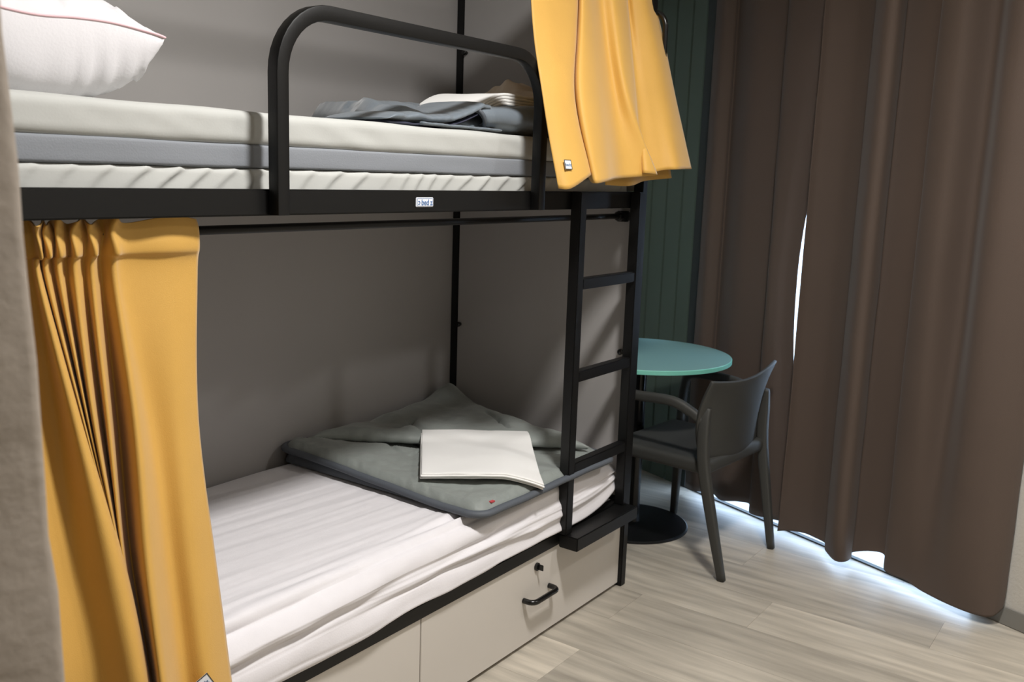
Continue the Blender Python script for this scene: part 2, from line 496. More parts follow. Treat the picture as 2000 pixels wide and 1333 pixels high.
# under-bed drawers
for a, b, hx in ((XL + 0.035, 1.7615, None), (1.7645, 2.837, 2.31)):
    dr = link('drawer', boxm(a, b, 1.520, 2.25, 0.013, 0.2885, 0.0015), DRAWER, bed, label='grey drawer under the lower bunk')
    hx = 2.31 if hx else 1.09
    pts = [(hx - 0.07, 1.5195, 0.163), (hx - 0.07, 1.504, 0.163)]
    for i in range(1, 6):
        a_ = math.radians(90 * i / 5); pts.append((hx - 0.07 + 0.022 * (1 - math.cos(a_)), 1.504 - 0.022 * math.sin(a_), 0.163))
    pts += [(2 * hx - p[0], p[1], p[2]) for p in pts[::-1]]
    bm = bmesh.new(); sweep(bm, pts, circ(0.0085, 12), ups=[Vector((0, 0, 1))] * len(pts))
    link('handle', bm, BLACKPL, dr, smooth=True, label='black bow handle')
    bm = bmesh.new()
    sweep(bm, [(hx - 0.005, 1.5199, 0.252), (hx - 0.005, 1.514, 0.252), (hx - 0.005, 1.512, 0.252)], circ(0.013, 16), scales=[(1, 1), (1, 1), (.8, .8)])
    box(bm, hx - 0.0065, hx - 0.0035, 1.494, 1.5125, 0.243, 0.262, 0.001)
    link('key_lock', bm, BLACKPL, dr, label='black lock with a key')

# ------------------------------------------------------------------ mattresses
def lower_disp(p, n):
    d = Vector()
    x, y, z = p.x, p.y, p.z
    front = max(0.0, -n.y)
    s_ = (0.084 - z) - (y + 0.40)          # runs from the top (negative) over the edge and down the front side
    wob = 0.016 * nz(x * 2.3, 1.0) + 0.006 * nz(x * 7, 5.0)
    c = 0.0
    for k, (s0, sl, w, dep) in enumerate(((-0.055, 0.020, 0.010, 0.007), (-0.012, -0.025, 0.012, 0.011), (0.030, 0.045, 0.010, 0.009), (0.070, -0.035, 0.013, 0.014), (0.105, 0.030, 0.009, 0.010), (0.135, -0.02, 0.008, 0.007), (0.160, 0.04, 0.008, 0.008), (0.185, -0.03, 0.007, 0.006))):
        q = s_ - s0 - sl * x - wob * (1 if k % 2 else -0.8)
        m_ = max(0.0, min(1.0, 0.55 + 1.4 * nz(x * 1.5 + 4 * k, k * 2.7)))
        c += m_ * dep * (-math.exp(-(q / w) ** 2) + 0.8 * math.exp(-((q + 1.9 * w) / (1.3 * w)) ** 2))
    fr = max(0.0, min(1.0, (-y - 0.22) / 0.12))
    d += n * c * fr
    # fine ripples stretched along the bed
    d += n * (0.0030 * nz(x * 3, s_ * 55, 3.0) + 0.0016 * nz(x * 5 + s_ * 20, s_ * 120, 6.0)) * fr
    d += n * (0.004 * nz(x * 2.0, y * 4, 0.3) + 0.0026 * nz(x * 1.6, (y + 0.10 * x) * 30, 2.0) + 0.0010 * nz(x * 2.5, (y + 0.05 * x) * 70, 7.0)) * max(0, n.z)
    ex = max(0.0, min(1.0, (x - 0.72) / 0.345)) ** 2
    if y < 0: d += Vector((0, 0.03 * ex * (-y / 0.4), 0.055 * ex * max(0.0, min(1.0, (0.03 - z) / 0.1)) * (-y / 0.4) - 0.012 * ex * max(0, z / 0.084)))
    low = max(0.0, min(1.0, (-z - 0.015) / 0.06))
    if y < -0.3: d += Vector((0, -0.045 * low * low, 0))
    d += Vector((0, -0.016, 0)) * front * max(0.0, 1 - abs(z) / 0.075)
    return d
bm = bmesh.new()
softbox(bm, (1.756, 1.912, 0.4195), (2.13, 0.80, 0.168), 0.055, (170, 110, 34), lower_disp)
mt = link('mattress', bm, WHITECLOTH, smooth=True)
tag(mt, 'lower bunk mattress in a wrinkled white fitted sheet', 'mattress')

um = thing('mattress', 'upper bunk mattress with cream cover and blue-grey band', 'mattress')
bm = bmesh.new()
softbox(bm, (1.76, 1.929, 1.5215), (2.13, 0.758, 0.069), 0.018, (90, 24, 6), lambda p, n: n * (0.0025 * nz(p.x * 5, p.y * 5, p.z * 9) + 0.0022 * nz(p.x * 14 + p.z * 30, 3, p.z * 16) * max(0, -n.y)))
link('top_cover', bm, CREAM, um, smooth=True)
bm = bmesh.new()
softbox(bm, (1.76, 1.929, 1.4665), (2.124, 0.752, 0.046), 0.006, (40, 10, 4), lambda p, n: n * 0.0015 * nz(p.x * 6, p.y * 6, p.z * 30))
link('side_band', bm, BANDGREY, um, smooth=True, label='blue-grey band around the side')
def cover_disp(p, n):
    q = p.x * 1.0 - p.z * (1.15 + 0.5 * nz(p.x * 1.7, 4.0)) + 0.075 * nz(p.x * 2.6, 0.5, 0) + 0.02 * nz(p.x * 6, p.z * 14, 0)
    f = q / 0.068
    w = f - math.floor(f)
    amp = 0.15 + 1.0 * max(0, 0.45 + 1.1 * nz(p.x * 5, 9.0, 0))
    ridge = (w ** 1.6 if w < 0.8 else (1 - w) / 0.2 * 0.8 ** 1.6)
    return n * (0.015 * amp * (ridge - 0.45)) * max(0, -n.y) * (0.45 + 0.55 * max(0, (0.04 + p.z) / 0.08))
bm = bmesh.new()
softbox(bm, (1.76, 1.929, 1.4085), (2.126, 0.752, 0.069), 0.012, (300, 6, 14), cover_disp)
link('bottom_cover', bm, CREAM, um, smooth=True)

# ------------------------------------------------------------------ pillow
def pillow(name, c, sx, sy, h, rz, m):
    bm = bmesh.new(); n = 56
    cr, sr = math.cos(rz), math.sin(rz)
    def place(u, v, side):
        pin = 1 - 0.085 * (1 - v ** 4) * abs(u) ** 3; pin2 = 1 - 0.085 * (1 - u ** 4) * abs(v) ** 3
        x = sx / 2 * u * pin; y = sy / 2 * v * pin2
        k_ = 2.6 if side > 0 else 6.5
        e = max(0.0, (1 - abs(u) ** k_)) * max(0.0, (1 - abs(v) ** k_))
        z = h / 2 * (0.72 * e ** 0.72 if side > 0 else 1.0 * e ** 0.40)
        rim = 1 - min(1.0, e * 1.0)
        ang = math.atan2(v, u)
        gath = 0.0
        if rim > 0:
            t = u if abs(v) > abs(u) else v
            gath = (nz(t * 13, side * 3.0, 1.0 if abs(v) > abs(u) else 8.0) + 0.6 * nz(t * 29, side, 4)) * 0.017 * rim * min(1, e * 7)
        z += gath + 0.006 * nz(u * 3, v * 3, side) * e
        z *= side
        z += 0.010 * nz(u * 2.3, v * 2.3, 40) - 0.012 * (abs(u * v) ** 8)
        return Vector((c[0] + x * cr - y * sr, c[1] + x * sr + y * cr, c[2] + z))
    G = {}
    for side in (1, -1):
        for i in range(n + 1):
            for j in range(n + 1):
                u = -1 + 2 * i / n; v = -1 + 2 * j / n
                u = math.copysign(1 - (1 - abs(u)) ** 1.4, u); v = math.copysign(1 - (1 - abs(v)) ** 1.4, v)
                if i in (0, n) or j in (0, n):
                    if side == 1: G[(1, i, j)] = bm.verts.new(place(u, v, 1)); G[(-1, i, j)] = G[(1, i, j)]
                else: G[(side, i, j)] = bm.verts.new(place(u, v, side))
    for side in (1, -1):
        for i in range(n):
            for j in range(n):
                bm.faces.new((G[(side, i, j)], G[(side, i + 1, j)], G[(side, i + 1, j + 1)], G[(side, i, j + 1)]))
    loop = [G[(1, i, 0)].co.copy() for i in range(n)] + [G[(1, n, j)].co.copy() for j in range(n)] + [G[(1, n - i, n)].co.copy() for i in range(n)] + [G[(1, 0, n - j)].co.copy() for j in range(n)]
    o = link(name, bm, m, smooth=True)
    bm = bmesh.new(); sweep(bm, loop, circ(0.0023, 8), closed=True)
    link('piping', bm, PINK, o, smooth=True, label='pink piping')
    return o
pl = pillow('pillow', (0.866, 1.965, 1.699), 0.56, 0.62, 0.285, math.radians(-3), PILLOW)
tag(pl, 'plump white pillow with pink piping on the upper bunk', 'pillow')

# ------------------------------------------------------------------ quilts and linen
def slab(hfun, x0, x1, y0, y1, nx, ny, zbase, corner=0.05):
    """closed cushion: top height hfun(u,v) over a rounded rectangle, flat below"""
    bm = bmesh.new(); top = []; bot = []
    for i in range(nx + 1):
        a = []; b = []
        for j in range(ny + 1):
            u = i / nx; v = j / ny
            x = x0 + (x1 - x0) * u; y = y0 + (y1 - y0) * v
            # round the corners in plan
            dx = min(x - x0, x1 - x); dy = min(y - y0, y1 - y)
            if dx < corner and dy < corner:
                ax, ay = corner - dx, corner - dy
                L = math.hypot(ax, ay); mx = max(ax, ay)
                k = mx / L if L > 0 else 1
                sx = 1 if x < (x0 + x1) / 2 else -1; sy = 1 if y < (y0 + y1) / 2 else -1
                cx = (x0 + corner) if sx > 0 else (x1 - corner); cy = (y0 + corner) if sy > 0 else (y1 - corner)
                x = cx - sx * ax * k; y = cy - sy * ay * k
            d = min(u * (x1 - x0), (1 - u) * (x1 - x0), v * (y1 - y0), (1 - v) * (y1 - y0))
            t, bz = hfun(x, y, d)
            a.append(bm.verts.new((x, y, t)))
            b.append(bm.verts.new((x, y, bz)) if 0 < i < nx and 0 < j < ny else a[-1])
        top.append(a); bot.append(b)
    for i in range(nx):
        for j in range(ny):
            bm.faces.new((top[i][j], top[i + 1][j], top[i + 1][j + 1], top[i][j + 1]))
            vs = list(dict.fromkeys((bot[i][j], bot[i][j + 1], bot[i + 1][j + 1], bot[i + 1][j])))
            if len(vs) >= 3:
                try: bm.faces.new(vs)
                except ValueError: pass
    return bm, top

# lower quilt: folded square, creased from corner to corner, back half plumped up
MZ = 0.503
def crease(x, y):
    # signed distance behind the diagonal fold (from the left corner to the right front edge)
    ax, ay, bx, by = 2.05, 2.21, 2.562, 1.619
    L = math.hypot(bx - ax, by - ay)
    return ((x - ax) * (-(by - ay)) + (y - ay) * (bx - ax)) / L
SEGS = [((2.397, 2.131), (2.343, 2.031)), ((2.662, 1.996), (2.638, 1.929)), ((2.638, 1.929), (2.558, 1.824)), ((2.218, 2.045), (2.189, 1.974)), ((2.303, 2.103), (2.423, 2.132)), ((2.191, 1.934), (2.239, 1.944))]
def seg_d(x, y, a, b):
    vx, vy = b[0] - a[0], b[1] - a[1]
    t = max(0, min(1, ((x - a[0]) * vx + (y - a[1]) * vy) / (vx * vx + vy * vy)))
    return math.hypot(x - a[0] - t * vx, y - a[1] - t * vy)
def puffs(x, y):
    a = abs(math.sin((x * 0.9 + y * 0.25) * 9.5)); b = abs(math.sin((y * 0.95 - x * 0.3) * 10.5))
    return min(a, 1) ** 0.5 * min(b, 1) ** 0.5
def lift_left(x, y):
    return 0.034 * max(0.0, min(1.0, (y - 1.62) / 0.55)) * max(0.0, min(1.0, (2.35 - x) / 0.3))
def q1(x, y, d):
    prof = min(1, d / 0.030) ** 0.55
    c = crease(x, y) + 0.014 * nz(x * 6, y * 6, 5)
    back = max(0, min(1, (c + 0.001) / 0.014)); back = back * back * (3 - 2 * back)
    plump = max(0, min(1, c / 0.24))
    edge = max(0, 1 - d / 0.07)
    t = 0.014 + lift_left(x, y) + prof * (0.026 + 0.007 * puffs(x, y) + 0.006 * nz(x * 11, y * 11, 0) + 0.004 * nz(x * 26, y * 26, 3))
    t += edge * prof * 0.006 * nz((x - y) * 42, (x + y) * 6, 1)
    t += prof * 0.012 * plump - prof * 0.014 * max(0, min(1, (c - 0.015) / 0.012))
    for a, b in SEGS:
        t -= 0.010 * math.exp(-(seg_d(x, y, a, b) / 0.008) ** 2)
    wall = max(0, (y - 2.13) / 0.18, ) * max(0, (x - 2.15) / 0.6) + 0.7 * max(0, (x - 2.68) / 0.13) * max(0, (y - 1.75) / 0.55)
    t += 0.060 * min(1.3, wall)
    return MZ + t, MZ + 0.014 + lift_left(x, y) - 0.010 * min(1, d / 0.02)
qx0, qx1, qy0, qy1 = 1.965, 2.812, 1.488, 2.308
def slant(p):
    # the far side narrows towards the front
    k = (0.735 + 0.112 * (p.y - qy0) / (qy1 - qy0)) / (qx1 - qx0)
    p.x = qx0 + (p.x - qx0) * k
quilt = thing('quilt', 'grey quilt folded square at the end of the lower bunk', 'quilt')
bm, top = slab(q1, qx0, qx1, qy0, qy1, 130, 130, MZ)
for v in bm.verts: slant(v.co)
link('quilt_cover', bm, QUILT, quilt, smooth=True)
# back half folded over the front half: a puffy flap whose rounded lip overhangs the crease
bm = bmesh.new()
FA, FB, FC = Vector((2.035, 2.235, 0)), Vector((2.625, 1.535, 0)), Vector((2.79, 2.285, 0))
NA, NB = 110, 60
tops, bots = [], []
for i in range(NA + 1):
    a_ = i / NA; rt, rb = [], []
    for j in range(NB + 1):
        b_ = (j / NB) ** 1.5 * 0.97
        p = FA.lerp(FB, a_).lerp(FC, b_)
        d1 = b_ * 0.42                                  # distance from the lip
        d2 = min(a_, 1 - a_) * 0.9 * (1 - b_)
        pr = min(1.0, d1 / 0.030); pr = math.sqrt(max(0.0, 1 - (1 - pr) ** 2))
        pr2 = min(1.0, d2 / 0.05) ** 0.5
        wv = 0.010 * nz(a_ * 9, 2.0) + 0.004 * nz(a_ * 31, 7.0)
        p = p + Vector((-0.77, -0.64, 0)) * (wv - 0.040 * math.sin(math.pi * a_) ** 0.7) * (1 - b_)
        base = MZ + 0.054 + lift_left(p.x, p.y) * 0.7
        pl_ = 0.004 + 0.032 * pr * pr2 * (0.75 + 0.25 * puffs(p.x, p.y)) + pr * (0.010 * nz(p.x * 9, p.y * 9, 2) + 0.004 * nz(p.x * 24, p.y * 24, 2))
        for g0, g1 in SEGS[:3] + [SEGS[4]]:
            pl_ -= 0.014 * math.exp(-(seg_d(p.x, p.y, g0, g1) / 0.009) ** 2)
        wl = max(0, (p.y - 2.13) / 0.18) * max(0, (p.x - 2.15) / 0.6) + 0.7 * max(0, (p.x - 2.62) / 0.13) * max(0, (p.y - 1.75) / 0.55)
        pl_ += 0.045 * min(1.3, wl)
        rt.append(bm.verts.new((p.x, p.y, base + max(0.003, pl_))))
        rb.append(bm.verts.new((p.x, p.y, base - 0.010 * pr)) if 0 < j < NB and 0 < i < NA else rt[-1])
    tops.append(rt); bots.append(rb)
for i in range(NA):
    for j in range(NB):
        bm.faces.new((tops[i][j], tops[i + 1][j], tops[i + 1][j + 1], tops[i][j + 1]))
        q_ = list(dict.fromkeys((bots[i][j], bots[i][j + 1], bots[i + 1][j + 1], bots[i + 1][j])))
        if len(q_) >= 3:
            try: bm.faces.new(q_)
            except ValueError: pass
link('folded_half', bm, QUILT, quilt, smooth=True)
bm, top = slab(lambda x, y, d: (MZ + 0.010 + (lift_left(x, y) + 0.002) * min(1, d / 0.02) ** 0.5, MZ + 0.008 - 0.006 * min(1, d / 0.01)), qx0 - 0.004, qx1, qy0 + 0.012, qy1, 40, 40, MZ)
for v in bm.verts: slant(v.co)
link('under_layer', bm, QUILTBIND, quilt, smooth=True, label='underside layer folded below, shade painted into its colour')  # same quilt fabric; the binding colour paints in the shade under the fold
def rr_loop(x0, x1, y0, y1, r, z, k=6):
    out = []
    for cx, cy, a0 in ((x1 - r, y1 - r, 0), (x0 + r, y1 - r, 90), (x0 + r, y0 + r, 180), (x1 - r, y0 + r, 270)):
        for i in range(k + 1):
            a = math.radians(a0 + 90 * i / k); out.append(Vector((cx + r * math.cos(a), cy + r * math.sin(a), z)))
    res = []
    for i in range(len(out)):
        a, b = out[i], out[(i + 1) % len(out)]
        n = max(1, int((b - a).length / 0.02))
        for j in range(n): res.append(a.lerp(b, j / n))
    return res
lp = rr_loop(qx0 - 0.006, qx1, qy0 - 0.006, qy1, 0.055, MZ + 0.017)
lp = [p + Vector((0.004 * nz(p.x * 8, p.y * 8, 1), 0.004 * nz(p.y * 8, p.x * 8, 2), 0.003 * nz(p.x * 5, p.y * 5, 3) + lift_left(p.x, p.y))) for p in lp]
for p in lp: slant(p)
bm = bmesh.new(); sweep(bm, lp, circ(0.0125, 10, 0.0105), closed=True)
link('binding', bm, QUILTBIND, quilt, smooth=True, label='darker blue-grey bound edge')
link('red_tag', boxm(2.033, 2.050, 1.500, 1.518, MZ + 0.034, MZ + 0.0375), RED, quilt, label='tiny red tag at the corner')

# white folded sheet on the lower quilt
bm = bmesh.new()
lx, ly = 0.46, 0.365
for i in range(4):
    def dsp(p, n, i=i):
        f = max(0.0, (-p.y - 0.06) / (ly / 2 - 0.06)) ** 1.4 * (0.55 + 0.45 * max(-1, min(1, -p.x / 0.12)))
        cq = crease(2.281 + p.x * 0.7547 - p.y * 0.6561, 1.738 + p.x * 0.6561 + p.y * 0.7547)
        return Vector((0, 0, 0.012 * max(0, min(1, (cq + 0.02) / 0.05)) - 0.036 * f + 0.003 * nz(p.x * 8, p.y * 8, 2) + 0.0012 * nz(p.x * 18, p.y * 18, i) - 0.004 * max(0, (p.x + 0.05) / 0.2)))
    softbox(bm, (2.281 + 0.004 * math.sin(i * 2.3), 1.738 + 0.003 * math.cos(i * 1.7), MZ + 0.061 + 0.0052 * (i + 0.5)), (lx - 0.012 - 0.006 * (3 - i), ly - 0.005 * (i % 2), 0.0053), 0.0025, (26, 26, 1), dsp, math.radians(41))
sh = link('folded_sheet', bm, SHEET, smooth=True)
tag(sh, 'white folded sheet lying on the grey quilt of the lower bunk', 'folded sheet')

# upper quilt: loosely folded heap with an open roll at the front
UZ = 1.5585
def q2(x, y, d):
    prof = min(1, d / 0.05) ** 0.5
    front = max(0, min(1, (1.84 - y) / 0.10))
    t = 0.010 + prof * (0.060 + 0.014 * puffs(x * 1.2, y * 1.2) + 0.012 * nz(x * 8, y * 8, 7) + 0.004 * nz(x * 25, y * 25, 7))
    t -= prof * front * 0.032
    for a, b in (((1.96, 1.86), (2.00, 2.05)), ((2.08, 1.86), (2.06, 2.10)), ((1.84, 1.84), (1.90, 1.93))):
        t -= 0.016 * math.exp(-(seg_d(x, y, a, b) / 0.014) ** 2)
    t += prof * 0.018 * max(0, min(1, (x - 2.15) / 0.2))
    return UZ + t, UZ + 0.010 - 0.008 * min(1, d / 0.02)
q_up = thing('quilt', 'blue-grey quilt loosely folded on the upper bunk', 'quilt')
def slant2(p):
    k = (2.80 - (1.70 + (p.y - 1.6) * 0.50)) / (2.80 - 1.70)
    p.x = 2.80 - (2.80 - p.x) * k
def hs2(x, y, d):
    q = Vector((x, y, 0)); slant2(q)
    return q2(q.x, q.y, d)
bm, top = slab(hs2, 1.70, 2.80, 1.60, 2.27, 110, 70, UZ, 0.10)
for v in bm.verts: slant2(v.co)
link('quilt_cover', bm, QUILT2, q_up, smooth=True)
# front fold: a rippled lip lying over a dark lining and rising towards the roll
def lip_mesh(x0, x1, y0, y1, zb, th, amp, freq, seed):
    bm = bmesh.new(); N1, N2 = 80, 10; rows = []
    for i in range(N1 + 1):
        x = x0 + (x1 - x0) * i / N1
        rip = amp * nz(x * freq, seed, 0) + 0.5 * amp * nz(x * freq * 2.3, seed, 4)
        row = []
        for j in range(2 * N2):
            a = 2 * math.pi * j / (2 * N2)
            cy, cz = math.cos(a), math.sin(a)
            yy = (y0 + y1) / 2 - (y1 - y0) / 2 * math.copysign(abs(cy) ** 0.7, cy)
            zz = zb(x) + th(x) / 2 + (th(x) / 2) * math.copysign(abs(cz) ** 0.8, cz)
            fr = max(0, cy)
            row.append(bm.verts.new((x, yy - rip * 0.6 * fr, zz + rip * (0.5 + 0.5 * fr) * (1 if cz > 0 else 0.5))))
        rows.append(row)
    k = 2 * N2
    for i in range(N1):
        for j in range(k): bm.faces.new((rows[i][j], rows[i][(j + 1) % k], rows[i + 1][(j + 1) % k], rows[i + 1][j]))
    bm.faces.new(rows[0][::-1]); bm.faces.new(rows[-1])
    return bm
rise = lambda x: UZ + 0.008 + 0.046 * max(0, min(1, (x - 1.88) / 0.17)) ** 1.6
bm = lip_mesh(1.67, 2.08, 1.572, 1.80, rise, lambda x: 0.026 * max(0.25, min(1, (x - 1.66) / 0.08)), 0.007, 22, 3)
link('front_fold', bm, QUILT2, q_up, smooth=True)
bm = lip_mesh(1.69, 2.09, 1.582, 1.74, lambda x: rise(x) - 0.010, lambda x: 0.012, 0.002, 15, 5)
link('lining_fold', bm, NAVY, q_up, smooth=True, label='dark navy lining between the folds')
bm = lip_mesh(1.80, 2.12, 1.565, 1.72, lambda x: UZ + 0.0006, lambda x: 0.011, 0.004, 28, 8)
link('bottom_fold', bm, QUILT2, q_up, smooth=True)
# open roll at the end of the front edge
RX0, RX1 = 2.045, 2.62
def roll_pts(x):
    out = []
    t = (x - RX0) / (RX1 - RX0)
    r = 0.027 + 0.012 * min(1, t * 2)
    for i in range(24):
        a = math.radians(-160 + 330 * i / 23)
        out.append(Vector((x - 0.02 * math.sin(a) * (1 - t), 1.605 + r * 1.25 * math.cos(a) * -1, UZ + 0.009 + r + r * math.sin(a))))
    return out
xs = [RX0 + (RX1 - RX0) * i / 30 for i in range(31)]
grid = [[bm_v for bm_v in roll_pts(x)] for x in xs]
bm = bmesh.new()
grid = [[bm.verts.new(p + Vector((0.0, 0.004 * nz(p.x * 18, p.z * 25, 2), 0.004 * nz(p.x * 16, p.y * 25, 5)))) for p in r_] for r_ in grid]
for i in range(len(xs) - 1):
    for j in range(23): bm.faces.new((grid[i][j], grid[i + 1][j], grid[i + 1][j + 1], grid[i][j + 1]))
edge_loop = [v.co.copy() for v in grid[0]]
ro = link('rolled_fold', bm, QUILT2, q_up, smooth=True)
md = ro.modifiers.new('thickness', 'SOLIDIFY'); md.thickness = 0.010; md.offset = -1
bm = bmesh.new(); sweep(bm, edge_loop, circ(0.006, 8), ups=[Vector((1, 0, 0))] * len(edge_loop)); link('binding', bm, QUILTBIND, q_up, smooth=True)

# white folded sheet and beige cloth on top of it
bm = bmesh.new()
for i in range(4):
    def dsp(p, n, i=i):
        droop = -0.030 * max(0, -(p.x + 0.12) / 0.12) ** 2 - 0.018 * max(0, (p.x - 0.10) / 0.2) ** 2
        return Vector((0, 0, droop + 0.003 * nz(p.x * 10, p.y * 10, i)))
    softbox(bm, (2.33, 1.735, UZ + 0.084 + i * 0.0085), (0.50 - 0.01 * (3 - i), 0.22, 0.0088), 0.004, (24, 12, 1), dsp, math.radians(4))
us = link('folded_sheet', bm, SHEET, smooth=True)
tag(us, 'white folded sheet on top of the upper bunk quilt', 'folded sheet')
bm = bmesh.new()
n = 30
G = []
for i in range(n + 1):
    row = []
    for j in range(n + 1):
        u = -1 + 2 * i / n; v = -1 + 2 * j / n
        rr = max(abs(u), abs(v))
        h = 0.075 * max(0, 1 - abs(u - 0.15) * 1.25) * max(0, 1 - 0.8 * abs(v)) + 0.018 * nz(u * 3.1, v * 3.1, 9) * (1 - rr) * 2
        h = max(h, 0.0) + 0.006 * (1 - rr)
        row.append(bm.verts.new((2.475 + 0.15 * u, 1.80 + 0.13 * v, UZ + 0.112 + h)))
    G.append(row)
for i in range(n):
    for j in range(n): bm.faces.new((G[i][j], G[i + 1][j], G[i + 1][j + 1], G[i][j + 1]))
ex = bmesh.ops.extrude_face_region(bm, geom=bm.faces[:])
for g in ex['geom']:
    if isinstance(g, bmesh.types.BMVert): g.co.z -= 0.004
bc = link('crumpled_cloth', bm, BEIGE, smooth=True)
tag(bc, 'crumpled beige cloth behind the white sheet on the upper bunk', 'cloth')

# ------------------------------------------------------------------ yellow bunk curtains
lv = {
 540: [(0.715, 1.555, 1.261), (0.801, 1.561, 1.256), (0.8, 1.532, 1.258), (0.81, 1.539, 1.257), (0.827, 1.564, 1.253), (0.82, 1.539, 1.256), (0.844, 1.561, 1.253), (0.842, 1.539, 1.255), (0.867, 1.561, 1.251), (0.869, 1.537, 1.253), (0.899, 1.561, 1.249), (0.901, 1.539, 1.251), (0.934, 1.568, 1.246), (0.94, 1.536, 1.248), (0.971, 1.552, 1.245), (1.055, 1.545, 1.24), (1.123, 1.552, 1.234)],
 820: [(0.720, 1.507, 1.03), (0.811, 1.525, 1.014), (0.827, 1.492, 1.017), (0.847, 1.499, 1.012), (0.864, 1.532, 1.003), (0.846, 1.493, 1.013), (0.87, 1.527, 1.002), (0.854, 1.493, 1.012), (0.877, 1.527, 1.001), (0.863, 1.49, 1.01), (0.9, 1.527, 0.996), (0.891, 1.493, 1.004), (0.936, 1.538, 0.987), (0.938, 1.488, 0.996), (0.986, 1.513, 0.982), (1.039, 1.502, 0.974), (1.089, 1.513, 0.962)],
 1100: [(0.700, 1.448, 0.81), (0.798, 1.467, 0.777), (0.844, 1.429, 0.773), (0.876, 1.437, 0.76), (0.895, 1.478, 0.742), (0.868, 1.439, 0.765), (0.895, 1.475, 0.744), (0.87, 1.439, 0.764), (0.897, 1.475, 0.743), (0.87, 1.436, 0.765), (0.9, 1.475, 0.742), (0.876, 1.439, 0.762), (0.919, 1.485, 0.732), (0.91, 1.422, 0.753), (0.974, 1.454, 0.723), (1.017, 1.44, 0.712), (1.078, 1.454, 0.689)],
 1330: [(0.690, 1.400, 0.62), (0.798, 1.417, 0.579), (0.85, 1.379, 0.57), (0.883, 1.387, 0.552), (0.905, 1.432, 0.526), (0.87, 1.386, 0.562), (0.902, 1.428, 0.53), (0.872, 1.386, 0.561), (0.904, 1.428, 0.529), (0.872, 1.382, 0.563), (0.906, 1.428, 0.529), (0.877, 1.386, 0.559), (0.921, 1.44, 0.516), (0.895, 1.368, 0.554), (0.962, 1.404, 0.51), (1.005, 1.388, 0.497), (1.07, 1.404, 0.462)],
}
def deepen(l, k):
    b = sum(p[1] for p in l) / len(l)
    return [(p[0] * (b + (p[1] - b) * k) / p[1], b + (p[1] - b) * k, p[2]) for p in l]
lv = {k_: deepen(l, 1.0 if k_ == 540 else 1.7) for k_, l in lv.items()}
lower_top = [(p[0] + 0.004 * math.sin(i * 5), 1.545 + (p[1] - 1.55) * 1.3, 1.346 + 0.006 * math.sin(i * 2.1)) for i, p in enumerate(lv[540])]
lower_top[-2] = (1.06, 1.540, 1.352); lower_top[-1] = (1.119, 1.546, 1.345)
mid_rod = [(p[0] + 0.004 * math.sin(i * 3.3), 1.545 + (p[1] - 1.55) * 0.9, 1.326) for i, p in enumerate(lv[540])]
mid_head = [(p[0] + 0.003 * math.sin(i * 4.1), 1.545 + (p[1] - 1.55) * 1.2 - 0.003, 1.290) for i, p in enumerate(lv[540])]
bottom = [(p[0] + 0.001, p[1] - 0.016, 0.385) for p in lv[1330]]
yl = thing('bunk_curtain', 'mustard yellow curtain drawn aside at the left of the lower bunk', 'curtain')
cur, g = cloth('curtain_cloth', [lower_top, mid_rod, mid_head, lv[540], lv[820], lv[1100], lv[1330], bottom], YELLOW, 6, 8, 0.0025, yl, 0.004)
cur, g2 = None, None

up_top = None
uv = {
 0: [(2.177, 1.525, 1.911), (2.268, 1.515, 1.925), (2.393, 1.518, 1.945), (2.443, 1.552, 1.955), (2.405, 1.512, 1.946), (2.448, 1.51, 1.953), (2.544, 1.53, 1.97), (2.59, 1.508, 1.975), (2.672, 1.515, 1.989), (2.725, 1.538, 1.999), (2.742, 1.525, 2.001), (2.795, 1.51, 2.008), (2.881, 1.522, 2.023)],
 190: [(2.131, 1.444, 1.651), (2.199, 1.432, 1.657), (2.271, 1.435, 1.663), (2.33, 1.477, 1.668), (2.286, 1.429, 1.664), (2.377, 1.426, 1.671), (2.508, 1.45, 1.682), (2.549, 1.423, 1.685), (2.616, 1.432, 1.691), (2.672, 1.459, 1.696), (2.728, 1.444, 1.7), (2.805, 1.426, 1.706), (2.908, 1.441, 1.715)],
 335: [(2.12, 1.377, 1.415), (2.158, 1.361, 1.416), (2.267, 1.365, 1.453), (2.347, 1.421, 1.444), (2.269, 1.357, 1.431), (2.332, 1.353, 1.436), (2.476, 1.385, 1.447), (2.627, 1.349, 1.459), (2.562, 1.361, 1.464), (2.631, 1.397, 1.457), (2.714, 1.377, 1.475), (2.779, 1.353, 1.48), (2.915, 1.373, 1.484)],
}
uv = {k_: deepen(l, 1.45) for k_, l in uv.items()}
up_top = [(2.52 + (p[0] - 2.52) * 0.90, 1.553 + (p[1] - 1.53) * 0.5, 2.25) for p in uv[0]]
yu = thing('bunk_curtain', 'mustard yellow curtain gathered at the far end of the upper bunk', 'curtain')
cloth('curtain_cloth', [up_top, uv[0], uv[190], uv[335]], YELLOW, 6, 12, 0.0025, yu, 0.004)
# hanging back layer of the gathered curtain
back = [[(x, y + 0.045, z) for x, y, z in ((2.50, 1.55, 2.24), (2.60, 1.535, 2.24), (2.70, 1.55, 2.24), (2.84, 1.54, 2.24))],
        [(x, y, z) for x, y, z in ((2.50, 1.500, 1.68), (2.62, 1.480, 1.68), (2.74, 1.500, 1.69), (2.87, 1.480, 1.70))],
        [(x, y, z) for x, y, z in ((2.50, 1.455, 1.425), (2.60, 1.425, 1.424), (2.74, 1.450, 1.440), (2.88, 1.425, 1.452))]]
cloth('curtain_cloth', back, YELLOW, 6, 8, 0.0025, yu, 0.003)

